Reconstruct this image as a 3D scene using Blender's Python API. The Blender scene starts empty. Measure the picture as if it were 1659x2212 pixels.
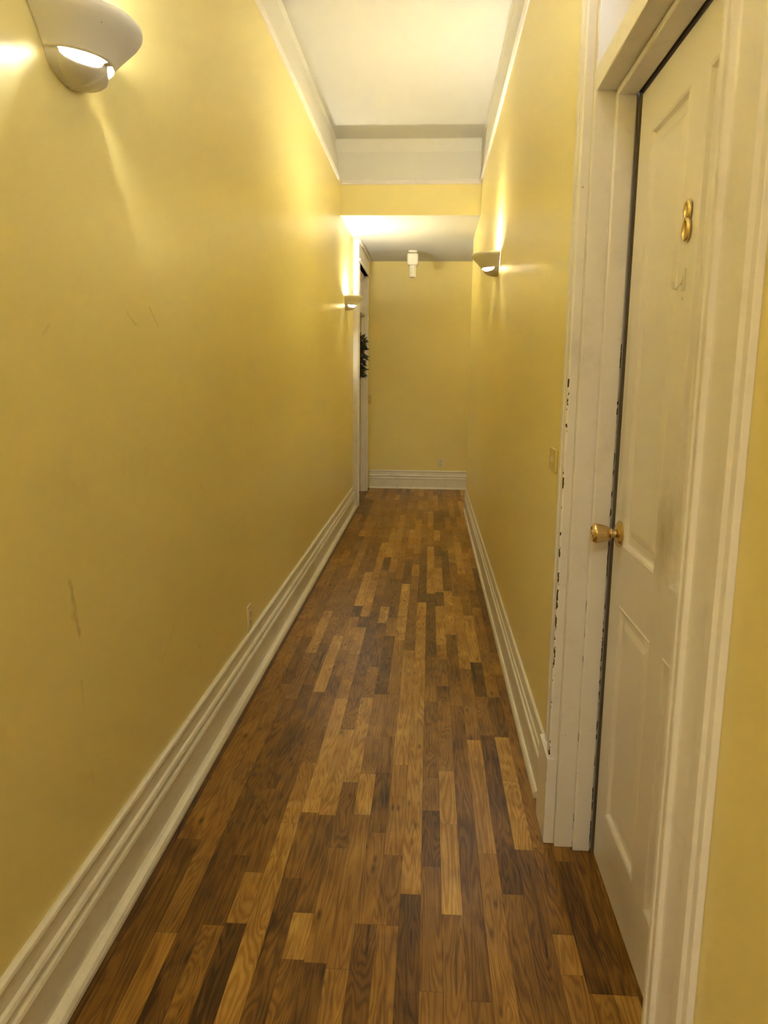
import bpy, bmesh, math, random
from mathutils import Vector, Matrix
PI = math.pi
S = bpy.context.scene
COL = S.collection

# ---------------------------------------------------------------- camera
FPX = 1625.14
cam = bpy.data.cameras.new('camera'); camo = bpy.data.objects.new('camera', cam); COL.objects.link(camo)
cam.sensor_fit = 'HORIZONTAL'; cam.sensor_width = 36.0; cam.lens = FPX / 1659 * 36.0
def cam_axes(yaw, pitch, roll):
    f = Vector((-math.sin(yaw)*math.cos(pitch), math.cos(yaw)*math.cos(pitch), -math.sin(pitch)))
    r = Vector((math.cos(yaw), math.sin(yaw), 0)); u = r.cross(f)
    return r*math.cos(roll)+u*math.sin(roll), -r*math.sin(roll)+u*math.cos(roll), f
r_, u_, f_ = cam_axes(0.0591007, 0.1774946, 0.0099637)
camo.matrix_world = Matrix(((r_.x, u_.x, -f_.x, 0), (r_.y, u_.y, -f_.y, 0), (r_.z, u_.z, -f_.z, 1.36), (0, 0, 0, 1)))
cam.dof.use_dof = True; cam.dof.focus_distance = 2.7; cam.dof.aperture_fstop = 11.0
cam.clip_start = 0.02
S.camera = camo

# ---------------------------------------------------------------- light and exposure
S.view_settings.view_transform = 'Standard'; S.view_settings.look = 'None'
S.view_settings.gamma = 1.0; S.view_settings.use_curve_mapping = False
S.view_settings.exposure = 3.3
LAMP_COL = (1.0, 0.965, 0.82)
LAMP_STRENGTH = 192.0
w = bpy.data.worlds.new('world'); S.world = w; w.use_nodes = True
w.node_tree.nodes['Background'].inputs[0].default_value = (0.02, 0.02, 0.025, 1)
w.node_tree.nodes['Background'].inputs[1].default_value = 1.0
# daylight coming in from the room behind the transom of the near door
ar = bpy.data.lights.new('room_daylight', 'AREA'); ar.shape = 'RECTANGLE'; ar.size = 1.2; ar.size_y = 1.2
ar.energy = 9; ar.color = (0.72, 0.84, 1.0)
aro = bpy.data.objects.new('room_daylight', ar); COL.objects.link(aro)
aro.location = (2.05, 1.7, 1.9); aro.rotation_euler = (0, math.radians(90), 0)

# ---------------------------------------------------------------- helpers
def tag(o, label=None, cat=None, group=None, kind=None):
    if label: o['label'] = label
    if cat: o['category'] = cat
    if group: o['group'] = group
    if kind: o['kind'] = kind
    return o
def link(name, me, mat, parent=None, smooth=False):
    o = bpy.data.objects.new(name, me); COL.objects.link(o)
    if mat is not None and not me.materials: me.materials.append(mat)
    if parent is not None: o.parent = parent
    if smooth:
        for p in me.polygons: p.use_smooth = True
    return o
def empty(name, loc, rz=0):
    o = bpy.data.objects.new(name, None); COL.objects.link(o); o.empty_display_size = .05
    o.location = loc; o.rotation_euler = (0, 0, rz); return o
class MB:
    def __init__(s): s.v = []; s.f = []
    def box(s, x0, x1, y0, y1, z0, z1):
        b = len(s.v)
        s.v += [(x, y, z) for z in (z0, z1) for y in (y0, y1) for x in (x0, x1)]
        s.f += [tuple(b+i for i in q) for q in ((0,2,3,1),(4,5,7,6),(0,1,5,4),(2,6,7,3),(0,4,6,2),(1,3,7,5))]
        return s
    def prism(s, prof, a, b, fn):
        """profile points (p,q) swept from a to b; fn(p,q,t)->xyz"""
        n = len(prof); k = len(s.v)
        for t in (a, b): s.v += [fn(p, q, t) for p, q in prof]
        for i in range(n):
            j = (i+1) % n; s.f.append((k+i, k+j, k+n+j, k+n+i))
        s.f.append(tuple(k+i for i in range(n))); s.f.append(tuple(k+n+i for i in reversed(range(n))))
        return s
    def lathe(s, prof, fn, n=40):
        k = len(s.v); m = len(prof)
        for (h, r) in prof:
            for i in range(n):
                a = 2*PI*i/n; s.v.append(fn(h, r*math.cos(a), r*math.sin(a)))
        for j in range(m-1):
            for i in range(n):
                i2 = (i+1) % n; s.f.append((k+j*n+i, k+j*n+i2, k+(j+1)*n+i2, k+(j+1)*n+i))
        s.f.append(tuple(k+i for i in range(n))); s.f.append(tuple(k+(m-1)*n+i for i in range(n)))
        return s
    def tube(s, pts, rads, n=8, closed=False, flat=None):
        k = len(s.v); m = len(pts)
        for i, p in enumerate(pts):
            p = Vector(p)
            a = Vector(pts[i-1] if (i > 0 or closed) else pts[i]); b = Vector(pts[(i+1) % m] if (i < m-1 or closed) else pts[i])
            t = (b-a).normalized(); ref = Vector(flat) if flat else (Vector((0, 0, 1)) if abs(t.z) < .9 else Vector((1, 0, 0)))
            e = t.cross(ref).normalized(); g = e.cross(t).normalized()
            r = rads[i] if isinstance(rads, (list, tuple)) else rads
            rr = r if isinstance(r, tuple) else (r, r)
            for q in range(n):
                c = 2*PI*q/n; s.v.append(tuple(p+e*rr[0]*math.cos(c)+g*rr[1]*math.sin(c)))
        for i in range(m if closed else m-1):
            i2 = (i+1) % m
            for q in range(n):
                q2 = (q+1) % n; s.f.append((k+i*n+q, k+i*n+q2, k+i2*n+q2, k+i2*n+q))
        if not closed:
            s.f.append(tuple(k+q for q in range(n))); s.f.append(tuple(k+(m-1)*n+q for q in range(n)))
        return s
    def build(s, name, mat, parent=None, smooth=False, bevel=0, seg=2, auto=None, recalc=True):
        me = bpy.data.meshes.new(name); me.from_pydata(s.v, [], s.f); me.update()
        if recalc:
            bm = bmesh.new(); bm.from_mesh(me); bmesh.ops.recalc_face_normals(bm, faces=bm.faces[:]); bm.to_mesh(me); bm.free()
        o = link(name, me, mat, parent, smooth)
        if bevel:
            m = o.modifiers.new('bevel', 'BEVEL'); m.width = bevel; m.segments = seg; m.limit_method = 'ANGLE'; m.angle_limit = math.radians(40)
        return o

# ---------------------------------------------------------------- materials
class NT:
    def __init__(s, name):
        s.m = bpy.data.materials.new(name); s.m.use_nodes = True; s.t = s.m.node_tree
        s.b = s.t.nodes['Principled BSDF']
    def n(s, typ, **kw):
        x = s.t.nodes.new(typ)
        for k, v in kw.items(): setattr(x, k, v)
        return x
    def l(s, a, b): s.t.links.new(a, b)
    def math(s, op, a, b=None, c=None, clamp=False):
        x = s.n('ShaderNodeMath', operation=op, use_clamp=clamp)
        for i, v in enumerate((a, b, c)):
            if v is None: continue
            if isinstance(v, (int, float)): x.inputs[i].default_value = v
            else: s.l(v, x.inputs[i])
        return x.outputs[0]
    def noise(s, vec, scale, detail=3, rough=.5, dist=0):
        x = s.n('ShaderNodeTexNoise'); x.inputs['Scale'].default_value = scale; x.inputs['Detail'].default_value = detail
        x.inputs['Roughness'].default_value = rough; x.inputs['Distortion'].default_value = dist
        s.l(vec, x.inputs['Vector']); return x.outputs['Fac']
    def comb(s, x, y, z):
        c = s.n('ShaderNodeCombineXYZ')
        for i, v in enumerate((x, y, z)):
            if isinstance(v, (int, float)): c.inputs[i].default_value = v
            else: s.l(v, c.inputs[i])
        return c.outputs[0]
    def ramp(s, fac, stops, interp='LINEAR'):
        r = s.n('ShaderNodeValToRGB'); r.color_ramp.interpolation = interp; e = r.color_ramp.elements
        while len(e) < len(stops): e.new(.5)
        for q, (p, c) in zip(e, stops): q.position = p; q.color = (*c, 1) if len(c) == 3 else c
        s.l(fac, r.inputs[0]); return r.outputs[0]
    def mix(s, fac, a, b, mode='MIX'):
        x = s.n('ShaderNodeMix', data_type='RGBA', blend_type=mode)
        for i, v in ((0, fac), (6, a), (7, b)):
            if isinstance(v, (int, float)): x.inputs[i].default_value = v
            elif isinstance(v, tuple): x.inputs[i].default_value = (*v, 1)
            else: s.l(v, x.inputs[i])
        return x.outputs[2]
    def bump(s, h, strength, dist):
        x = s.n('ShaderNodeBump'); x.inputs['Strength'].default_value = strength; x.inputs['Distance'].default_value = dist
        s.l(h, x.inputs['Height']); s.l(x.outputs[0], s.b.inputs['Normal'])
    def pos(s):
        return s.n('ShaderNodeNewGeometry').outputs['Position']

def wall_mat(name, col, marks=(), patches=(), rough=.37):
    k = NT(name); p = k.pos(); sep = k.n('ShaderNodeSeparateXYZ'); k.l(p, sep.inputs[0])
    nz = k.noise(p, 1.3, 4); c = k.mix(k.math('MULTIPLY', nz, .5), col, tuple(v*.90 for v in col))
    # long faint roller texture and paint wear
    for (y0, z0, y1, z1, wd, st) in marks:
        dy, dz = y1-y0, z1-z0; L2 = dy*dy+dz*dz
        wob = k.math('MULTIPLY', k.math('SUBTRACT', k.noise(p, 22, 3), .5), wd*5)
        py = k.math('SUBTRACT', k.math('ADD', sep.outputs[1], wob), y0); pz = k.math('SUBTRACT', sep.outputs[2], z0)
        t = k.math('DIVIDE', k.math('ADD', k.math('MULTIPLY', py, dy), k.math('MULTIPLY', pz, dz)), L2, clamp=True)
        ey = k.math('SUBTRACT', py, k.math('MULTIPLY', t, dy)); ez = k.math('SUBTRACT', pz, k.math('MULTIPLY', t, dz))
        d = k.math('SQRT', k.math('ADD', k.math('MULTIPLY', ey, ey), k.math('MULTIPLY', ez, ez)))
        fall = k.math('SUBTRACT', 1, k.math('DIVIDE', d, wd), clamp=True)
        fac = k.math('MULTIPLY', k.math('MULTIPLY', fall, k.noise(p, 60, 3)), abs(st)*1.0, clamp=True)
        c = k.mix(fac, c, (.22, .13, .04) if st > 0 else (.9, .85, .6))
    k.l(c, k.b.inputs['Base Color']); k.b.inputs['Roughness'].default_value = rough
    k.b.inputs['Specular IOR Level'].default_value = .5
    k.bump(k.noise(p, 260, 2), .12, .002)
    return k.m
YEL = (.90, .765, .32)
lmarks = [(1.976,1.52,2.03,1.49,.006,.35),(2.14,1.545,2.20,1.497,.006,.5),(2.01,1.50,2.06,1.485,.005,.3),(2.235,1.57,2.25,1.562,.012,-.35),
          (1.53,1.44,1.56,1.46,.006,.3),(1.575,.905,1.605,.772,.011,.7),(1.60,.66,1.60,.60,.008,.35),(2.46,.43,2.49,.41,.008,.35),
          (1.94,1.12,2.06,1.11,.07,.12),(1.56,1.16,1.66,1.09,.05,.13),(2.1,.5,2.3,.62,.006,.2),(3.3,1.2,3.32,1.1,.01,.2),(1.56,.44,1.62,.40,.02,.2),
          (2.74,1.83,2.75,1.79,.01,.2),(2.55,.98,2.6,.95,.01,.25)]
M = {}
M['yellow_left'] = wall_mat('yellow_paint_left', YEL, lmarks)
M['yellow'] = wall_mat('yellow_paint', YEL, [(2.95,1.22,2.97,1.2,.008,.2),(2.47,1.98,2.475,1.90,.007,-.5),(3.3,.8,3.4,.7,.008,.2),(3.0,.5,3.02,.3,.008,.2)])
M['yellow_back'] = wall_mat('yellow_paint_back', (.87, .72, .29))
M['ceiling'] = wall_mat('ceiling_paint', (.63, .61, .56), rough=.7)
M['room'] = wall_mat('room_paint', (.8, .8, .78), rough=.7)

def trim_mat(name, col, chips=(), rough=.34, grime=.25):
    """glossy old enamel; chips = (axis_x, axis_y, half width, zmax) vertical arrises where the paint has flaked"""
    k = NT(name); p = k.pos(); sep = k.n('ShaderNodeSeparateXYZ'); k.l(p, sep.inputs[0])
    c = k.mix(k.math('MULTIPLY', k.noise(p, 2.2, 4), .6), col, tuple(v*q for v, q in zip(col, (.93, .90, .85))))
    g = k.ramp(k.noise(p, 9, 6, .65), [(.55, (0, 0, 0)), (.80, (1, 1, 1))])
    c = k.mix(k.math('MULTIPLY', g, grime), c, (.36, .30, .20))
    sp = k.n('ShaderNodeTexVoronoi'); sp.inputs['Scale'].default_value = 26; k.l(p, sp.inputs['Vector'])
    nick = k.math('MULTIPLY', k.math('LESS_THAN', sp.outputs['Distance'], .055), k.math('GREATER_THAN', k.noise(p, 4, 2), .60))
    c = k.mix(k.math('MULTIPLY', nick, .7), c, (.12, .06, .02))
    for (cx, cy, hw, zmax, thr) in chips:
        wv = k.comb(k.math('MULTIPLY', sep.outputs[0], 40.0), k.math('MULTIPLY', sep.outputs[1], 40.0), k.math('MULTIPLY', sep.outputs[2], 26.0))
        n1 = k.noise(wv, 1.0, 4, .6)
        dx = k.math('ABSOLUTE', k.math('SUBTRACT', sep.outputs[0], cx)); dy = k.math('ABSOLUTE', k.math('SUBTRACT', sep.outputs[1], cy))
        d = k.math('MAXIMUM', dx, dy)
        jag = k.math('MULTIPLY', k.noise(wv, 3.1, 4, .7), hw*1.6)
        m1 = k.math('MULTIPLY', k.math('LESS_THAN', d, jag), k.math('GREATER_THAN', n1, thr))
        m1 = k.math('MULTIPLY', m1, k.math('LESS_THAN', sep.outputs[2], zmax))
        c = k.mix(m1, c, (.045, .022, .010))
    k.l(c, k.b.inputs['Base Color']); k.b.inputs['Roughness'].default_value = rough
    k.bump(k.noise(p, 70, 4), .10, .0006)
    return k.m
WH = (.85, .80, .78)
M['trim'] = trim_mat('cream_enamel', WH)
M['frieze'] = trim_mat('cream_frieze_paint', (.77, .745, .675), rough=.6, grime=0.0)
M['casing'] = trim_mat('chipped_cream_enamel', (.85, .80, .80), chips=[(.366, 2.064, .0046, 1.36, .54), (.443, 2.030, .0048, .80, .57), (.396, 2.050, .0035, .9, .60), (.492, 2.022, .0035, 1.45, .50)])
M['base'] = trim_mat('scuffed_baseboard_enamel', (.82, .77, .67), grime=.4)
M['ceramic'] = trim_mat('ceramic_bisque', (.88, .85, .78), rough=.5, grime=0.0)
M['plastic'] = trim_mat('ivory_plastic', (.80, .70, .50), rough=.3, grime=0.0)

# door paint: enamel plus hand grime around the lock side of the panels
k = NT('door_enamel'); p = k.pos(); sep = k.n('ShaderNodeSeparateXYZ'); k.l(p, sep.inputs[0])
c = k.mix(k.math('MULTIPLY', k.noise(p, 2, 4), .6), (.86, .80, .80), (.82, .75, .72))
for (cy, cz, ry, rz, st) in ((1.60, 1.03, .075, .13, .50), (1.545, 1.07, .04, .10, .30), (1.93, 1.02, .05, .10, .3), (1.50, 1.36, .012, .02, .6), (1.98, 1.3, .02, .35, .2), (1.7, .10, .3, .10, .22)):
    ex = k.math('DIVIDE', k.math('SUBTRACT', sep.outputs[1], cy), ry); ez = k.math('DIVIDE', k.math('SUBTRACT', sep.outputs[2], cz), rz)
    d = k.math('SQRT', k.math('ADD', k.math('MULTIPLY', ex, ex), k.math('MULTIPLY', ez, ez)))
    d = k.math('ADD', d, k.math('MULTIPLY', k.math('SUBTRACT', k.noise(p, 26, 5, .65), .5), .9))
    c = k.mix(k.math('MULTIPLY', k.math('SUBTRACT', 1, d, clamp=True), st), c, (.22, .16, .07))
k.l(c, k.b.inputs['Base Color']); k.b.inputs['Roughness'].default_value = .36; k.bump(k.noise(p, 90, 4), .08, .002)
M['door'] = k.m

def simple(name, col, rough=.5, metal=0, **kw):
    k = NT(name); p = k.pos(); k.l(k.mix(k.noise(p, 30, 3), col, tuple(v*.8 for v in col)), k.b.inputs['Base Color'])
    k.b.inputs['Roughness'].default_value = rough; k.b.inputs['Metallic'].default_value = metal
    for a, v in kw.items(): k.b.inputs[a.replace('_', ' ')].default_value = v
    return k.m
M['brass'] = simple('aged_brass', (.74, .57, .29), .24, 1)
M['brass_bright'] = simple('polished_brass', (.88, .70, .34), .16, 1)
M['dark'] = simple('dark_gap', (.035, .025, .015), .8)
M['gasket'] = simple('dark_weatherstrip', (.11, .08, .045), .7)
M['slot'] = simple('socket_slot', (.06, .035, .02), .6)
M['leaf'] = simple('dark_leaf', (.045, .055, .025), .55)
M['twig'] = simple('brown_twig', (.10, .06, .03), .8)
M['berry'] = simple('dark_berry', (.10, .012, .012), .25)
M['pearl'] = simple('pearl_bead', (.85, .80, .70), .2)
M['hook'] = simple('white_hook', (.86, .82, .76), .35)
M['opal'] = simple('opal_glass', (.90, .84, .70), .12, 0, Coat_Weight=.6)
k = NT('lamp_glow'); k.b.inputs['Base Color'].default_value = (1, 1, 1, 1)
k.b.inputs['Emission Color'].default_value = (*LAMP_COL, 1); k.b.inputs['Emission Strength'].default_value = LAMP_STRENGTH; M['bulb'] = k.m
k = NT('fill_lamp_glass'); k.b.inputs['Base Color'].default_value = (.9, .9, .88, 1)
k.b.inputs['Emission Color'].default_value = (*LAMP_COL, 1); k.b.inputs['Emission Strength'].default_value = 15; M['fill_globe'] = k.m  # glow of the fill light added behind the camera
k = NT('window_glass'); k.b.inputs['Base Color'].default_value = (.93, .96, 1, 1); k.b.inputs['Roughness'].default_value = .25
k.b.inputs['Transmission Weight'].default_value = 1; k.b.inputs['IOR'].default_value = 1.45; M['glass'] = k.m

# oak strip floor
k = NT('oak_strip_floor')
at = k.n('ShaderNodeAttribute', attribute_name='plank_xy'); ar_ = k.n('ShaderNodeAttribute', attribute_name='plank_id')
sx = k.n('ShaderNodeSeparateXYZ'); k.l(at.outputs['Vector'], sx.inputs[0])
sr = k.n('ShaderNodeSeparateXYZ'); k.l(ar_.outputs['Vector'], sr.inputs[0])
lx, ly = sx.outputs[0], sx.outputs[1]; tint, sa, sb = sr.outputs[0], sr.outputs[1], sr.outputs[2]
o1 = k.math('MULTIPLY', sa, 57.0); o2 = k.math('MULTIPLY', sb, 91.0)
stretch = k.math('ADD', k.math('MULTIPLY', sb, 1.6), .8)
# cathedral figure: contour lines of a long stretched field
v1 = k.comb(k.math('ADD', k.math('MULTIPLY', lx, 17.0), o1), k.math('ADD', k.math('MULTIPLY', ly, stretch), o2), o1)
f1 = k.noise(v1, 1.0, 2, .45, .35)
rings = k.math('SINE', k.math('MULTIPLY', f1, 105.0))
rings = k.math('POWER', k.math('ADD', k.math('MULTIPLY', rings, .5), .5), 1.7)
v2 = k.comb(k.math('ADD', k.math('MULTIPLY', lx, 420.0), o1), k.math('ADD', k.math('MULTIPLY', ly, 14.0), o2), o2)
pores = k.noise(v2, 1.0, 3, .6)
v3 = k.comb(k.math('ADD', k.math('MULTIPLY', lx, 36.0), o2), k.math('ADD', k.math('MULTIPLY', ly, 2.0), o1), o2)
strk = k.noise(v3, 1.0, 4, .6, .6)
v4 = k.comb(k.math('ADD', k.math('MULTIPLY', lx, 11.0), o2), k.math('ADD', k.math('MULTIPLY', ly, 5.0), o1), o1)
cloud = k.noise(v4, 1.0, 3, .55, .8)
t = k.math('ADD', k.math('ADD', .10, k.math('MULTIPLY', tint, .80)), k.math('MULTIPLY', k.math('SUBTRACT', cloud, .5), .60))
t = k.math('ADD', t, k.math('MULTIPLY', k.math('SUBTRACT', pores, .5), .34))
t = k.math('SUBTRACT', t, k.math('MULTIPLY', rings, .18))
t = k.math('SUBTRACT', t, k.math('MULTIPLY', k.math('MULTIPLY', k.math('SUBTRACT', strk, .60, clamp=True), 3.2), k.math('SUBTRACT', 1.25, tint)))
t = k.math('ADD', t, .05)
c = k.ramp(t, [(0.0, (.048, .019, .0045)), (.22, (.128, .055, .010)), (.45, (.235, .110, .020)), (.66, (.355, .182, .036)), (.88, (.53, .31, .075)), (1.0, (.64, .40, .12))])
# knots
vk = k.comb(k.math('ADD', k.math('MULTIPLY', lx, 22.0), o1), k.math('ADD', k.math('MULTIPLY', ly, 6.5), o2), o1)
vo = k.n('ShaderNodeTexVoronoi'); vo.inputs['Scale'].default_value = 1.0; k.l(vk, vo.inputs['Vector'])
kn = k.math('MULTIPLY', k.math('SUBTRACT', 1, k.math('MULTIPLY', vo.outputs['Distance'], 5.5), clamp=True), k.math('GREATER_THAN', k.math('FRACT', k.math('MULTIPLY', sa, 7.31)), .45))
c = k.mix(k.math('MULTIPLY', kn, .9), c, (.030, .014, .006))
# joints
hw = .02725
ed = k.math('SUBTRACT', hw, k.math('ABSOLUTE', lx))
jt = k.math('SUBTRACT', 1, k.math('DIVIDE', ed, .0011), clamp=True)
jt2 = k.math('SUBTRACT', 1, k.math('DIVIDE', sx.outputs[2], .0013), clamp=True)
c = k.mix(k.math('MULTIPLY', k.math('MAXIMUM', jt, jt2), .62), c, (.028, .013, .005))
k.l(c, k.b.inputs['Base Color'])
pp = k.pos()
k.l(k.math('ADD', .27, k.math('MULTIPLY', k.noise(pp, 3.0, 4), .22)), k.b.inputs['Roughness'])
k.b.inputs['Specular IOR Level'].default_value = .24
hh = k.math('SUBTRACT', k.math('MULTIPLY', pores, .25), k.math('MAXIMUM', jt, jt2))
k.bump(k.math('ADD', hh, k.math('MULTIPLY', k.noise(pp, 7, 3), 1.2)), .22, .0012)
M['floor'] = k.m

# ---------------------------------------------------------------- main dimensions (metres)
XL, XR = -.792, .392
Y0, YH, YE, YB = -3.2, 6.684, 7.783, 9.256
ZR, ZT, ZL = 2.975, 3.294, 2.706
XB = 2.6
DY0, DY1 = 1.094, 2.062          # near door opening (structural)
LY0, LY1 = 7.93, 8.97            # far left door opening
TRT = 2.50                        # top of the transom opening

# ---------------------------------------------------------------- floor
PK = [(-10, 1.65, 1.93, 0.22), (-10, 1.94, 2.29, 0.33), (-10, 4.97, 5.82, 0.7), (-9, 1.31, 1.66, 0.08), (-9, 1.67, 1.86, 0.68), (-9, 3.08, 3.81, 0.85), (-8, 1.35, 2.1, 0.75), (-8, 2.12, 2.47, 0.7), (-8, 4.14, 4.35, 0.15), (-8, 4.35, 5.15, 0.95), (-7, 2.16, 3.02, 0.92), (-7, 3.02, 3.23, 0.66), (-7, 3.55, 3.96, 0.75), (-7, 3.98, 4.15, 0.2), (-7, 4.31, 4.7, 0.85), (-7, 4.7, 6.13, 0.75), (-6, 1.71, 2.15, 0.36), (-6, 5.22, 5.61, 0.15), (-6, 5.61, 5.94, 0.85), (-5, 2.35, 3.04, 0.82), (-5, 3.08, 3.39, 0.5), (-5, 4.04, 4.35, 0.92), (-5, 5.17, 6.23, 0.72), (-4, 1.34, 1.53, 0.6), (-4, 1.53, 2.16, 0.55), (-4, 2.16, 2.41, 0.85), (-4, 2.41, 2.69, 0.55), (-4, 2.69, 3.08, 0.55), (-4, 3.09, 3.83, 0.15), (-3, 1.68, 2.07, 0.5), (-3, 2.08, 2.42, 0.28), (-3, 2.42, 2.69, 0.4), (-3, 2.7, 3.08, 0.5), (-3, 3.77, 4.18, 0.85), (-3, 4.18, 4.87, 0.88), (-3, 4.87, 5.56, 0.2), (-3, 6.35, 6.69, 0.8), (-2, 1.35, 1.68, 0.52), (-2, 7.73, 8.38, 0.72), (-1, 1.33, 1.8, 0.15), (-1, 1.8, 4.46, 0.75), (-1, 4.5, 5.78, 0.2), (0, 1.33, 1.48, 0.56), (0, 1.49, 1.92, 0.5), (0, 1.92, 2.2, 0.12), (0, 2.2, 2.4, 0.5), (0, 2.4, 3.02, 0.4), (0, 3.27, 3.58, 0.3), (0, 5.35, 6.01, 0.8), (1, 1.34, 1.73, 0.5), (1, 1.73, 2.13, 0.88), (1, 2.13, 2.45, 0.8), (1, 2.46, 3.03, 0.5), (1, 3.04, 3.19, 0.2), (1, 3.72, 4.15, 0.8), (1, 4.15, 4.39, 0.8), (1, 4.39, 4.69, 0.2), (1, 4.69, 5.32, 0.8), (1, 6.24, 6.69, 0.85), (1, 7.68, 8.4, 0.68), (2, 1.31, 1.46, 0.45), (2, 1.46, 2.99, 0.32), (2, 3.19, 3.88, 0.3), (2, 3.96, 4.72, 0.8), (2, 4.72, 5.08, 0.3), (2, 5.09, 5.87, 0.18), (3, 1.31, 1.99, 0.68), (3, 1.99, 2.69, 0.72), (3, 2.69, 2.99, 0.5), (3, 3.4, 4.27, 0.75), (3, 4.27, 4.61, 0.75), (4, 1.31, 1.82, 0.42), (4, 1.82, 2.73, 0.17), (4, 3.09, 3.49, 0.2), (4, 3.5, 4.22, 0.88), (4, 5.16, 6.2, 0.85), (4, 7.4, 8.21, 0.7), (5, 2.4, 2.72, 0.78), (5, 2.73, 3.09, 0.2), (5, 4.76, 5.0, 0.6), (5, 5.0, 5.82, 0.65), (6, 1.32, 1.55, 0.6), (6, 1.56, 1.68, 0.62), (6, 3.34, 3.63, 0.6), (7, 1.32, 1.5, 0.55), (7, 1.5, 1.97, 0.15), (8, 1.5, 2.04, 0.4)]
def floor():
    rnd = random.Random(11)
    P = .0545; rows = {}
    for r, a, b, t in PK: rows.setdefault(r, []).append((a, b, t))
    V, F, XY, ID = [], [], [], []
    def plank(r, a, b, t):
        x0 = .002 + r*P; x1 = x0+P; L = b-a; g = .00015; k = len(V)
        V.extend([(x0+g, a+g, 0), (x1-g, a+g, 0), (x1-g, b-g, 0), (x0+g, b-g, 0)]); F.append((k, k+1, k+2, k+3))
        # split lengthwise in 3 so that the distance-to-end attribute stays exact
        sa, sb = rnd.random(), rnd.random()
        XY.append([(-P/2, 0, 0), (P/2, 0, 0), (P/2, L, 0), (-P/2, L, 0)]); ID.append((t, sa, sb))
    quads = []
    for r in range(-15, 48):
        main = r <= 9
        lo, hi = (Y0, YB) if main else (YE-.02, YB)
        cuts = sorted(rows.get(r, [])) if main else []
        segs = []; y = lo + (rnd.uniform(-.6, 0))
        def fill(a, b):
            y = a
            while y < b-.001:
                L = min(b-y, rnd.choice([.22, .3, .4, .55, .7, .9, 1.1])*rnd.uniform(.85, 1.2))
                if b-(y+L) < .15: L = b-y
                t = rnd.choice([.2, .3, .36, .4, .44, .48, .5, .55, .6, .72, .8]) + rnd.uniform(-.05, .05)
                segs.append((y, y+L, t)); y += L
        prev = lo
        for a, b, t in cuts:
            if a > prev+.16: fill(prev, a)
            else: a = prev
            segs.append((max(a, prev), b, t)); prev = b
        fill(prev, hi)
        for a, b, t in segs:
            x0 = .002 + r*P
            x1 = x0+P
            if r == -14: x1 = -.727; t = .08      # ripped filler strip beside the left shoe moulding
            if r == -13: x0 = -.727
            if not main or x0 < .56: quads.append((x0, x1, a, b, t, rnd.random(), rnd.random()))
    E = .004
    for (x0, x1, a, b, t, sa, sb) in quads:
        L = b-a; ys = [0, E, L-E, L]; ds = [0, E, E, 0]
        k = len(V)
        for yy in ys: V.extend([(x0, a+yy, 0), (x1, a+yy, 0)])
        for j in range(3):
            F.append((k+2*j, k+2*j+1, k+2*j+3, k+2*j+2))
            XY.append([(-hw, ys[j], ds[j]), (hw, ys[j], ds[j]), (hw, ys[j+1], ds[j+1]), (-hw, ys[j+1], ds[j+1])]); ID.append((t, sa, sb))
    # slab underneath
    k = len(V)
    me = bpy.data.meshes.new('floor'); me.from_pydata(V, [], F); me.update()
    A = me.attributes.new('plank_xy', 'FLOAT_VECTOR', 'CORNER'); B = me.attributes.new('plank_id', 'FLOAT_VECTOR', 'CORNER')
    for pi, pl in enumerate(me.polygons):
        for q, li in enumerate(pl.loop_indices):
            A.data[li].vector = XY[pi][q]; B.data[li].vector = ID[pi]
    o = link('floor', me, M['floor'])
    tag(o, 'strip oak floor in mixed light and dark boards running down the hallway', 'floor', kind='structure')
floor()
s_ = MB().box(XL-.2, XB+.1, Y0-.1, YB+.1, -.10, -.003).build('floor', M['dark']); tag(s_, 'subfloor beneath the oak boards', 'floor', kind='structure')

# ---------------------------------------------------------------- walls and ceilings
def wall(name, mb, mat, label):
    return tag(mb.build(name, mat), label, 'wall', kind='structure')
T = .15
m = MB()
m.box(XL-T, XL, Y0, LY0, 0, ZR).box(XL-T, XL, LY1, YB, 0, ZL).box(XL-T, XL, LY0, LY1, 2.56, ZL+.02)
wall('wall_left', m, M['yellow_left'], 'long yellow left wall with faint scuffs')
m = MB()
m.box(XR, XR+T, DY1, YE, 0, ZR).box(XR, XR+T, Y0, DY0, 0, ZR).box(XR, XR+T, DY0, DY1, TRT, ZR)
wall('wall_right', m, M['yellow'], 'long yellow right wall holding the white entry door')
wall('wall_back', MB().box(XL-T, XB, YB, YB+.1, 0, ZL+.05), M['yellow_back'], 'dim yellow end wall of the hallway')
wall('wall_header', MB().box(XL, XR, YH, YH+.01, ZL-.0005, ZR), M['yellow'], 'yellow band over the lowered far section')
wall('wall_rear', MB().box(XL-T, XR+T, Y0-.1, Y0, 0, ZT+.2), M['yellow'], 'yellow wall closing the hallway behind the camera')
wall('wall_branch', MB().box(XR+T, XB, YE-.1, YE, 0, ZL+.1), M['yellow'], 'yellow wall of the side passage on the right')
wall('wall_branch_end', MB().box(XB, XB+.1, YE-.1, YB, 0, ZL+.1), M['yellow'], 'yellow wall at the far end of the side passage')
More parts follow.
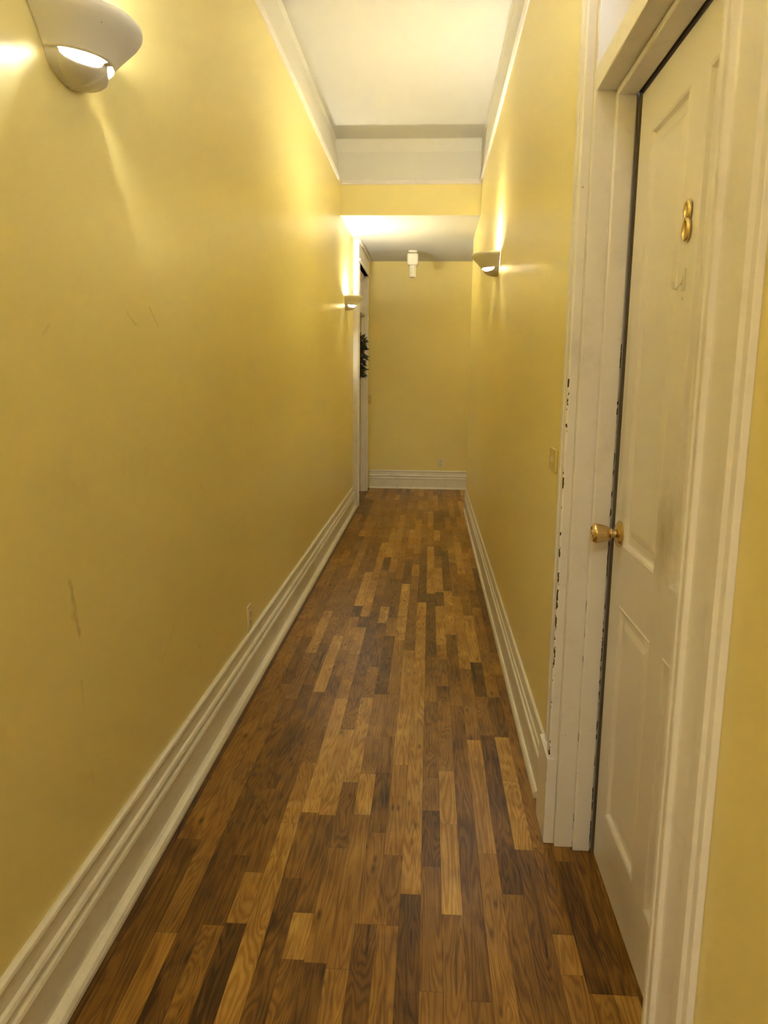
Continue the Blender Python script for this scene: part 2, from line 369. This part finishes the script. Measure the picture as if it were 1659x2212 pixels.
# frieze (white band between picture rail and ceiling)
XTL, XTR = -.829, .396
m = MB()
fn = lambda p, q, t: (p, t, q)
m.prism([(XL, ZR), (XTL, 3.262), (XTL+.004, 3.280), (XTL+.012, ZT), (XTL-.08, ZT+.02), (XL-T, ZR)], Y0, YH+.02, fn)
tag(m.build('trim_1', M['frieze']), 'white frieze band along the top of the left wall', 'frieze', kind='structure')
m = MB().prism([(XR, ZR), (XTR, 3.262), (XTR-.004, 3.280), (XTR-.012, ZT), (XTR+.08, ZT+.02), (XR+T, ZR)], Y0, YH+.02, fn)
tag(m.build('trim_2', M['frieze']), 'white frieze band along the top of the right wall', 'frieze', kind='structure')
m = MB().prism([(YH, ZR), (YH, 3.205), (YH-.008, 3.222), (YH-.045, ZT-.006), (YH-.055, ZT), (YH-.055, ZT+.03), (YH+.12, ZT+.03), (YH+.12, ZR)], XTL-.02, XTR+.02, lambda p, q, t: (t, p, q))
tag(m.build('trim_3', M['frieze']), 'white frieze with cove above the yellow header band', 'frieze', kind='structure')
# picture rails
RAIL = [(0, -.022), (.010, -.022), (.016, -.016), (.016, -.010), (.020, -.006), (.020, .006), (.012, .010), (.010, .020), (.004, .024), (0, .024)]
m = MB().prism(RAIL, Y0, YH-.002, lambda p, q, t: (XL+p*.8, t, ZR+q)); tag(m.build('trim_4', M['trim']), 'cream picture rail along the left wall', 'rail', kind='structure')
m = MB().prism(RAIL, Y0, YH-.002, lambda p, q, t: (XR-p*.8, t, ZR+q)); tag(m.build('trim_5', M['trim']), 'cream picture rail along the right wall', 'rail', kind='structure')
m = MB().prism(RAIL, XL+.001, XR-.001, lambda p, q, t: (t, YH-p, ZR-.004+q)); tag(m.build('trim_6', M['trim']), 'cream picture rail across the header', 'rail', kind='structure')
tag(MB().box(XL-T, XR+T, Y0-.1, YH+.1, ZT, ZT+.1).build('ceiling', M['ceiling']), 'high white ceiling of the near hallway', 'ceiling', kind='structure')
tag(MB().box(XL-T, XB+.1, YH+.01, YB+.1, ZL, ZL+.06).build('ceiling', M['ceiling']), 'lower white ceiling of the far section', 'ceiling', kind='structure')

# baseboards: profile (thickness, height)
BP = [(0, .229), (.006, .229), (.013, .225), (.015, .218), (.013, .209), (.006, .203), (.009, .190), (.011, .172), (.018, .168), (.022, .160), (.019, .149), (.013, .144), (.013, .138), (.024, .135), (.027, .127), (.022, .118), (.022, 0), (0, 0)]
def SH(t0, w_, h_): return [(t0, 0), (t0+w_, 0), (t0+w_*.97, h_*.35), (t0+w_*.78, h_*.72), (t0+w_*.4, h_*.95), (t0, h_)]
def basebd(name, sc, a, b, fn, shoe, label, sa=None, sb=None):
    o = MB().prism([(p*sc, q) for p, q in BP], a, b, fn).build(name, M['base']); tag(o, label, 'baseboard', kind='structure')
    MB().prism(SH(.022*sc, shoe[0], shoe[1]), a if sa is None else sa, b if sb is None else sb, fn).build('shoe_moulding', M['base'], o)
basebd('baseboard_left', 1, Y0, 7.80, lambda p, q, t: (XL+p, t, q), (.027, .027), 'tall moulded cream baseboard along the left wall')
basebd('baseboard_right', .6, 2.225, YE+.012, lambda p, q, t: (XR-p, t, q), (.013, .024), 'tall moulded cream baseboard along the right wall', 2.30, YE-.03)
basebd('baseboard_right', .6, Y0, .935, lambda p, q, t: (XR-p, t, q), (.013, .024), 'moulded cream baseboard on the right wall behind the camera')
basebd('baseboard_back', .8, -.735, XB, lambda p, q, t: (t, YB-p, q), (.008, .018), 'moulded cream baseboard along the end wall')
basebd('baseboard_branch', .8, XR-.012, XB, lambda p, q, t: (t, YE+p, q), (.008, .018), 'moulded cream baseboard in the side passage')

# ---------------------------------------------------------------- near right door
CP = [(0, 0), (0, .022), (.004, .026), (.016, .026), (.019, .021), (.023, .021), (.027, .025), (.036, .025), (.041, .018), (.046, .0165), (.100, .0145), (.104, .018), (.126, .018), (.132, .013), (.144, .011), (.144, 0)]
cz0 = .27
m = MB().prism([(a, b) for a, b in CP], cz0, 2.60, lambda p, q, t: (XR-q, DY1+p, t))
m.box(XR-.030, XR, DY1-.006, DY1+.152, 0, cz0)
tag(m.build('trim_7', M['casing'], bevel=.0015), 'far chipped cream casing and plinth of the entry door', 'door casing', kind='structure')
m = MB().prism([(a, b) for a, b in CP], cz0, 2.60, lambda p, q, t: (XR-q, DY0-p, t))
m.box(XR-.030, XR, DY0-.152, DY0+.006, 0, cz0)
tag(m.build('trim_8', M['casing'], bevel=.0015), 'near wide cream casing of the entry door at the right edge', 'door casing', kind='structure')
m = MB().box(XR-.03, XR, DY0-.17, DY1+.17, 2.60, 2.74).box(XR-.045, XR, DY0-.19, DY1+.19, 2.74, 2.77)
tag(m.build('trim_9', M['casing'], bevel=.002), 'cream head casing above the entry door transom', 'door casing', kind='structure')
# jamb: lining boards + stops + transom bar
JF, JN = 2.040, 1.116            # inner faces of the jamb lining (far, near)
m = MB()
m.box(.3925, XR+T, JF, DY1+.001, 0, TRT).box(.3925, XR+T, DY0-.001, JN, 0, TRT).box(.3925, XR+T, DY0, DY1, TRT-.02, TRT)
tag(m.build('trim_10', M['casing'], bevel=.002), 'cream jamb lining of the entry door opening', 'door jamb', kind='structure')
m = MB()
m.box(.442, .493, JF-.018, JF, 0, 2.062).box(.442, .493, JN, JN+.018, 0, 2.062).box(.442, .493, JN, JF, 2.046, 2.062)
tag(m.build('trim_11', M['casing'], bevel=.005, seg=3), 'cream door stop with rounded edge inside the jamb', 'door stop', kind='structure')
m = MB().box(.394, .52, JN, JF, 2.062, 2.118)
tag(m.build('trim_12', M['trim'], bevel=.003), 'cream transom bar over the entry door', 'transom bar', kind='structure')

def panel_door(name, parent, yA, yB, z1, xf, th, sgn, panels, mat):
    """door leaf: face at x=xf looking to -sgn x, thickness th towards +sgn; panels=[(y0,y1,z0,z1)]"""
    ys = sorted({yA, yB} | {p[0] for p in panels} | {p[1] for p in panels})
    zs = sorted({.008, z1} | {p[2] for p in panels} | {p[3] for p in panels})
    V, F = [], []
    def quad(a, b, c, d): k = len(V); V.extend([a, b, c, d]); F.append((k, k+1, k+2, k+3))
    for i in range(len(ys)-1):
        for j in range(len(zs)-1):
            if any(abs(ys[i]-p[0]) < 1e-6 and abs(ys[i+1]-p[1]) < 1e-6 and zs[j] >= p[2]-1e-6 and zs[j+1] <= p[3]+1e-6 for p in panels): continue
            quad((xf, ys[i], zs[j]), (xf, ys[i+1], zs[j]), (xf, ys[i+1], zs[j+1]), (xf, ys[i], zs[j+1]))
    for (a, b, c, d) in panels:
        loops = [(0, 0), (.003, -.0025), (.009, .0), (.014, .008), (.020, .0095), (.034, .0095), (.050, .0035), (.054, .003)]
        R = [[(xf+sgn*dep, a+i, c+i), (xf+sgn*dep, b-i, c+i), (xf+sgn*dep, b-i, d-i), (xf+sgn*dep, a+i, d-i)] for i, dep in loops]
        for q in range(len(R)-1):
            for e in range(4): quad(R[q][e], R[q][(e+1) % 4], R[q+1][(e+1) % 4], R[q+1][e])
        quad(*R[-1])
    xb = xf+sgn*th
    quad((xb, yA, .008), (xb, yB, .008), (xb, yB, z1), (xb, yA, z1))
    quad((xf, yA, .008), (xb, yA, .008), (xb, yA, z1), (xf, yA, z1)); quad((xf, yB, .008), (xb, yB, .008), (xb, yB, z1), (xf, yB, z1))
    quad((xf, yA, .008), (xb, yA, .008), (xb, yB, .008), (xf, yB, .008)); quad((xf, yA, z1), (xb, yA, z1), (xb, yB, z1), (xf, yB, z1))
    me = bpy.data.meshes.new(name); me.from_pydata(V, [], F); me.update()
    bm = bmesh.new(); bm.from_mesh(me); bmesh.ops.remove_doubles(bm, verts=bm.verts[:], dist=1e-5)
    bmesh.ops.recalc_face_normals(bm, faces=bm.faces[:]); bm.to_mesh(me); bm.free()
    return link(name, me, mat, parent)
dr = empty('door_1', (.52, 1.58, 0)); tag(dr, 'white four panel entry door with brass number 8 and brass knob', 'door', kind='structure')
def par(o, p):
    o.parent = p; o.matrix_parent_inverse = Matrix.Translation(-Vector(p.location)); return o
DX = .4995
leaf = panel_door('door_leaf', None, 1.148, 2.006, 2.040, DX, .040, 1,
    [(1.632, 1.905, .937, 1.932), (1.262, 1.535, .937, 1.932), (1.632, 1.905, .19, .785), (1.262, 1.535, .19, .785)], M['door']); par(leaf, dr)
g = MB().box(.494, .515, 2.008, 2.016, 0, 2.05); g.box(.5005, .5395, 2.010, 2.0385, 0, 2.05); g.box(.497, .515, 1.12, 2.01, 2.0435, 2.052); g.box(.494, .54, 1.12, 2.03, 2.052, 2.062); par(g.build('weatherstrip', M['gasket']), dr)
# knob
fx = lambda h, a, b: (DX-h, 1.945+a, .966+b)
ro = MB().lathe([(0, .034), (.003, .034), (.006, .031), (.010, .026), (.0125, .020), (.013, .012)], fx).build('knob_rose', M['brass'], smooth=True)
kb = MB().lathe([(.010, .011), (.016, .0100), (.021, .0098), (.022, .0135), (.025, .0140), (.027, .0125), (.029, .016), (.033, .0185), (.045, .0225), (.060, .0262), (.064, .0272), (.067, .0262), (.070, .0235), (.0725, .0215), (.0728, .0185), (.0705, .0165), (.0705, .0105), (.073, .0095), (.0738, .006), (.0738, .0005)], fx, 48).build('door_knob', M['brass'], smooth=True)
for o in (ro, kb):
    md = o.modifiers.new('edge', 'EDGE_SPLIT'); md.split_angle = math.radians(38)
par(kb, dr); ro.parent = kb
kh = MB().box(DX-.0742, DX-.0735, 1.944, 1.946, .962, .970).build('keyhole', M['dark']); kh.parent = kb
# brass numeral 8 (looking along +x, left = +y)
m = MB(); cy, cz = 1.583, 1.667
for (oz, ry, rz) in ((.0200, .0120, .0165), (-.0165, .0150, .0200)):
    pts, rad = [], []
    for i in range(40):
        a = 2*PI*i/40; pts.append((DX-.005, cy+ry*math.cos(a), cz+oz+rz*math.sin(a))); rad.append((.0034+.0028*abs(math.cos(a)), .0046))
    m.tube(pts, rad, 10, closed=True, flat=(1, 0, 0))
par(m.build('house_number', M['brass_bright'], smooth=True), dr)
# small white adhesive hook on the mullion
m = MB().box(DX-.003, DX, 1.578, 1.596, 1.535, 1.578)
m.tube([(DX-.003, 1.588, 1.562), (DX-.007, 1.588, 1.548), (DX-.013, 1.588, 1.538), (DX-.020, 1.588, 1.540), (DX-.023, 1.588, 1.552)], .0028, 8)
par(m.build('wall_hook', M['hook'], bevel=.001), dr)
m = MB().tube([(DX-.0005, 1.587, 1.520), (DX-.003, 1.587, 1.520)], .003, 8); par(m.build('peephole', M['hook']), dr)
# transom sash
wd = empty('window_1', (.5, 1.58, 2.3)); tag(wd, 'glazed transom window above the entry door', 'window', kind='structure')
m = MB().box(.470, .500, JF-.035, JF, 2.118, TRT-.02).box(.470, .500, JN, JN+.035, 2.118, TRT-.02).box(.470, .500, JN, JF, TRT-.055, TRT-.02).box(.470, .500, JN, JF, 2.118, 2.140)
par(m.build('window_frame', M['trim'], bevel=.003), wd)
par(MB().box(.483, .487, JN+.03, JF-.03, 2.135, TRT-.05).build('window_pane', M['glass']), wd)
# the bright room behind the transom
m = MB().box(2.3, 2.4, .2, 3.1, 0, 2.9).box(XR+T, 2.4, .1, .2, 0, 2.9).box(XR+T, 2.4, 3.1, 3.2, 0, 2.9).box(XR+T, 2.4, .2, 3.1, 2.9, 3.0)
tag(m.build('wall_room', M['room']), 'pale walls of the room behind the entry door', 'wall', kind='structure')
tag(MB().box(XR+T+.02, 2.4, .2, 3.1, -.1, 0).build('floor', M['gasket']), 'floor of the room behind the entry door', 'floor', kind='structure')

# ---------------------------------------------------------------- far left door
m = MB()
PL2 = [(0, 0), (0, .050), (.006, .056), (.030, .056), (.036, .048), (.092, .046), (.096, .052), (.116, .052), (.12, .046), (.12, 0)]
m.prism(PL2, 0, 2.50, lambda p, q, t: (XL+q, LY0-p, t))
tag(m.build('trim_13', M['trim'], bevel=.002), 'near cream casing of the far left door', 'door casing', kind='structure')
m = MB().prism(PL2, 0, 2.50, lambda p, q, t: (XL+q, LY1+p, t))
tag(m.build('trim_14', M['trim'], bevel=.002), 'far cream casing of the far left door', 'door casing', kind='structure')
m = MB().box(XL, XL+.056, LY0-.12, LY1+.12, 2.50, ZL-.03).box(XL, XL+.072, LY0-.135, LY1+.135, 2.50, 2.525).box(XL, XL+.075, LY0-.14, LY1+.14, ZL-.03, ZL-.002)
tag(m.build('trim_15', M['trim'], bevel=.003), 'cream head casing of the far left door under the ceiling', 'door casing', kind='structure')
m = MB()
m.box(XL-T, XL+.01, LY0-.0, LY0+.02, 0, 2.5).box(XL-T, XL+.01, LY1-.02, LY1, 0, 2.5).box(XL-T, XL+.01, LY0, LY1, 2.48, 2.56)
m.box(XL-T, XL+.022, LY0+.02, LY1-.02, 2.05, 2.10)
m.box(XL-.028, XL-.012, LY1-.035, LY1-.02, 0, 2.05)
tag(m.build('trim_16', M['trim'], bevel=.002), 'cream jamb and transom bar of the far left door', 'door jamb', kind='structure')
d2 = empty('door_2', (-.84, 8.45, 0)); tag(d2, 'white door at the far left with a leafy wreath on it', 'door', kind='structure')
lf = panel_door('door_leaf', None, LY0+.022, LY1-.022, 2.045, -.832, .04, -1,
    [(8.50, 8.82, .937, 1.90), (8.08, 8.40, .937, 1.90), (8.50, 8.82, .19, .785), (8.08, 8.40, .19, .785)], M['door']); par(lf, d2)
m = MB().box(-.832, -.829, 8.905, 8.935, .93, 1.03); par(m.build('strike_plate', M['brass']), d2)
w2 = empty('window_2', (-.84, 8.45, 2.3)); tag(w2, 'transom window over the far left door', 'window', kind='structure')
m = MB().box(-.83, -.80, LY0+.02, LY0+.06, 2.10, 2.48).box(-.83, -.80, LY1-.06, LY1-.02, 2.10, 2.48).box(-.83, -.80, LY0+.02, LY1-.02, 2.44, 2.48).box(-.83, -.80, LY0+.02, LY1-.02, 2.10, 2.14)
par(m.build('window_frame', M['trim'], bevel=.003), w2)
par(MB().box(-.822, -.816, LY0+.05, LY1-.05, 2.13, 2.45).build('window_pane', M['door']), w2)
tag(MB().box(-1.0, -.945, 7.7, 9.2, 0, ZL).build('wall_side', M['room']), 'pale wall behind the far left transom', 'wall', kind='structure')

# ---------------------------------------------------------------- sconces
def make_sconce(name):
    root = empty(name, (0, 0, 0))
    # profile (z, half width along wall, projection)
    up = [(.125, .152, .152), (.1255, .158, .158), (.122, .161, .161), (.113, .160, .160), (.103, .153, .153), (.092, .142, .142), (.080, .130, .130), (.068, .118, .118), (.057, .108, .108), (.049, .102, .102), (.043, .099, .099)]
    lo = [(1.0, .098, .088), (.86, .096, .084), (.68, .091, .077), (.5, .082, .069), (.33, .069, .059), (.18, .051, .045), (.07, .031, .030), (.015, .013, .013), (0, .002, .002)]
    NA = 96; V, F = [], []
    def lens(a):   # a: 0..pi, slot on each side of the front rib
        d = math.degrees(a); d = d if d < 90 else 180-d
        if d < 19 or d > 84: return 0.0
        s = (d-19)/65
        return .021*max(0, math.sin(PI*s))**.42
    rows = []
    for (z, W_, P_) in up: rows.append([(P_*math.sin(PI*i/NA), -W_*math.cos(PI*i/NA), z) for i in range(NA+1)])
    nu = len(rows)
    for (f, W_, P_) in lo:
        row = []
        for i in range(NA+1):
            a = PI*i/NA; zt = .043-lens(a)
            ins = 1-lens(a)*2.2
            row.append((P_*math.sin(a)*ins, -W_*math.cos(a)*ins, zt*f))
        rows.append(row)
    n1 = NA+1
    for r in rows: V += r
    for r in range(len(rows)-1):
        for i in range(NA):
            if r == nu-1 and (lens(PI*i/NA) > 0 and lens(PI*(i+1)/NA) > 0 or lens(PI*(i+.5)/NA) > 0): continue
            F.append((r*n1+i, r*n1+i+1, (r+1)*n1+i+1, (r+1)*n1+i))
    me = bpy.data.meshes.new('bowl'); me.from_pydata(V, [], F); me.update()
    bm = bmesh.new(); bm.from_mesh(me); bmesh.ops.remove_doubles(bm, verts=bm.verts[:], dist=1e-5); bm.to_mesh(me); bm.free()
    b = link('bowl', me, M['ceramic'], root, True)
    md = b.modifiers.new('thick', 'SOLIDIFY'); md.thickness = .005; md.offset = 1
    mb = MB().lathe([(-.026, .0005), (-.025, .008), (-.018, .017), (-.006, .0225), (.006, .0215), (.020, .014), (.026, .011)], lambda h, a, c: (.042+a, c, .098-h), 24)
    mb.build('light_bulb', M['bulb'], root, smooth=True)
    s2 = MB().lathe([(0, .013), (.022, .013), (.024, .016), (.030, .016)], lambda h, a, c: (.040+a, c, .068-h), 20)
    s2.lathe([(0, .012), (.001, .027), (.003, .028), (.004, .012)], lambda h, a, c: (.040+a, c, .0625-h), 28); s2.box(0, .040, -.008, .008, .040, .048)  # hidden baffle disc added under the bulb to soften the slot beams
    s2.build('socket_and_baffle', M['ceramic'], root, smooth=False)
    return root
proto = make_sconce('wall_sconce')
def copy_tree(o):
    c = o.copy(); COL.objects.link(c)
    for ch in list(o.children):
        d = ch.copy(); COL.objects.link(d); d.parent = c
    return c
SC = [((XL+.0005, 1.705, 1.965), 0, 'large white ceramic uplight sconce on the left wall nearest the viewer'),
      ((XL+.0005, 7.12, 1.960), 0, 'small far white sconce on the left wall beside the far door casing'),
      ((XR-.0005, 4.76, 1.965), PI, 'white ceramic uplight sconce glowing on the right wall'),
      ((XR-.0005, -.95, 1.965), PI, 'added white ceramic sconce for extra light on the right wall behind the camera'),  # unseen, added to brighten the near hallway; follows the others' spacing
      ((1.70, YE-.0005+.001, 1.965), PI/2, 'added white ceramic sconce out of sight in the side passage, lighting the end wall')]  # unseen, added to brighten the end wall
for i, (loc, rz, lab) in enumerate(SC):
    o = proto if i == 0 else copy_tree(proto)
    o.location = loc; o.rotation_euler = (0, 0, rz); tag(o, lab, 'wall lamp', 'hallway uplight sconces')

# fill light: opal ceiling lamp added unseen over the rear part of the hallway
fill_lamp = empty('ceiling_lamp', (-.2, -2.3, ZT)); tag(fill_lamp, 'added fill light shaped as a round opal ceiling lamp behind the camera', 'ceiling lamp')
MB().lathe([(0, .15), (.02, .15), (.025, .13)], lambda h, a, b: (a, b, -h), 32).build('canopy', M['ceramic'], fill_lamp, smooth=True)
MB().lathe([(.025, .125), (.05, .13), (.08, .115), (.105, .08), (.118, .04), (.122, .001)], lambda h, a, b: (a, b, -h), 32).build('fill_lamp_shade', M['fill_globe'], fill_lamp, smooth=True)

# ---------------------------------------------------------------- outlets and switches
def plate(name, loc, rz, w_, h_, label, cat, kind='outlet', mat=None):
    """local: plate faces -y, x along the wall, origin at plate centre on the wall"""
    mat = mat or M['plastic']
    root = empty(name, loc, rz); tag(root, label, cat)
    MB().box(-w_/2, w_/2, -.006, 0, -h_/2, h_/2).build('cover_plate', mat, root, bevel=.0025)
    if kind == 'outlet':
        for s_ in (1, -1):
            f = MB().box(-.017, .017, -.0085, -.005, s_*.0195-.0145, s_*.0195+.0145).build('receptacle', mat, root, bevel=.004)
            mm = MB()
            for dx in (-.0065, .0065): mm.box(dx-.0012, dx+.0012, -.0092, -.0084, s_*.0195-.001, s_*.0195+.008)
            mm.box(-.0025, .0025, -.0092, -.0084, s_*.0195-.010, s_*.0195-.005)
            mm.build('socket_slots', M['slot'], f)
        MB().tube([(0, -.0055, 0), (0, -.0075, 0)], .003, 8).build('screw', M['brass'], root)
    else:
        t = MB().box(-.005, .005, -.014, -.005, -.003, .011).build('toggle', mat, root, bevel=.002)
        for s_ in (1, -1): MB().tube([(0, -.0055, s_*.03), (0, -.0072, s_*.03)], .0028, 8).build('screw', M['slot'], root)
    return root
plate('wall_outlet', (XL, 3.194, .294), PI/2, .072, .115, 'ivory duplex outlet on the left wall above the baseboard', 'outlet')
plate('wall_outlet', (.146, YB, .328), 0, .072, .112, 'ivory duplex outlet low on the far end wall', 'outlet')
M['painted'] = simple('yellow_painted_plastic', (.78, .63, .22), .35)
plate('light_switch', (-.752, YB, 1.088), 0, .07, .112, 'yellow painted switch plate on the end wall beside the far door', 'light switch', 'switch', M['painted'])
sw = empty('light_switch', (XR, 2.37, 1.112), -PI/2); tag(sw, 'cream switch plate on the right wall beside the entry door casing', 'light switch')
MB().box(-.058, .058, -.008, 0, -.035, .035).build('cover_plate', M['painted'], sw, bevel=.002)
MB().box(-.012, .012, -.012, -.007, -.008, .008).build('toggle', M['plastic'], sw, bevel=.002)

# ---------------------------------------------------------------- ceiling lamp at the far end
cl = empty('ceiling_lamp', (-.218, 8.50, ZL)); tag(cl, 'unlit white ceiling lamp holder with rounded square body and ribbed stem', 'ceiling lamp')
MB().lathe([(0, .050), (.012, .050), (.020, .040), (.024, .030), (.05, .024)], lambda h, a, b: (a, b, -h), 32).build('canopy', M['opal'], cl, smooth=True)
MB().box(-.060, .060, -.075, .095, -.155, -.030).build('lamp_body', M['opal'], cl, bevel=.022, seg=4)
m = MB(); n = 48; pr = []
for i in range(n):
    a = 2*PI*i/n; rr = 1+.07*math.cos(a*12); pr.append((.034*rr*math.cos(a), .055*rr*math.sin(a)+.01))
m.prism(pr, -.275, -.15, lambda p, q, t: (p, q, t)); m.build('ribbed_stem', M['opal'], cl, smooth=False)

# ---------------------------------------------------------------- wreath on the far left door
wr = empty('door_wreath', (-.832, 8.46, 1.585)); tag(wr, 'dark leafy wreath with berries hanging on the far left door', 'wreath')
rnd = random.Random(5)
m = MB()
for s_ in range(5):
    pts = []
    for i in range(48):
        a = 2*PI*i/48; r = .165+.018*math.sin(a*5+s_*2.1)
        pts.append((.030+.016*math.cos(a*7+s_*1.7), r*math.cos(a), r*math.sin(a)))
    m.tube(pts, .007, 6, closed=True)
m.build('twig_ring', M['twig'], wr, smooth=True)
V, F = [], []
for i in range(230):
    a = rnd.uniform(0, 2*PI); r = rnd.uniform(.13, .205)
    base = Vector((rnd.uniform(.015, .055), r*math.cos(a), r*math.sin(a)))
    d = Vector((rnd.uniform(.05, 1.3), 0, 0)) + Vector((0, math.cos(a), math.sin(a)))*rnd.uniform(-.2, .9) + Vector((0, -math.sin(a), math.cos(a)))*rnd.uniform(-1.1, .3)
    d.normalize(); L = rnd.uniform(.04, .115); W_ = L*rnd.uniform(.09, .19)
    sd = d.cross(Vector((rnd.uniform(-1, 1), rnd.uniform(-1, 1), rnd.uniform(-1, 1)))).normalized(); nn = sd.cross(d)
    k0 = len(V); cur = rnd.uniform(-.3, .3)
    for t_, ww in ((0, .15), (.25, .8), (.55, 1), (.8, .6), (1, .04)):
        c_ = base+d*L*t_+nn*cur*L*t_*t_
        V += [tuple(c_-sd*W_*ww), tuple(c_+nn*W_*.25*ww), tuple(c_+sd*W_*ww)]
    for q in range(4):
        for e in range(2): F.append((k0+q*3+e, k0+q*3+e+1, k0+q*3+e+4, k0+q*3+e+3))
me = bpy.data.meshes.new('foliage'); me.from_pydata(V, [], F); me.update()
fo = link('foliage', me, M['leaf'], wr)
def ball(name, c_, r, mat):
    prof = [(-r*math.cos(PI*i/8), max(.0002, r*math.sin(PI*i/8))) for i in range(9)]
    MB().lathe(prof, lambda h, a, b: (c_[0]+a, c_[1]+b, c_[2]+h), 12).build(name, mat, wr, smooth=True)
for i in range(16):
    a = -PI/2+PI*i/16*1.15+rnd.uniform(-.1, .1)*2 if i < 12 else rnd.uniform(PI/2, 3*PI/2); r = rnd.uniform(.15, .23)
    ball('berry', (rnd.uniform(.07, .105), r*math.cos(a), r*math.sin(a)), rnd.uniform(.006, .0085), M['berry'])
for a in (.55, .35, -.55, -.75, 2.2, 3.6): ball('bead', (.085, .2*math.cos(a), .2*math.sin(a)), .0075, M['pearl'])
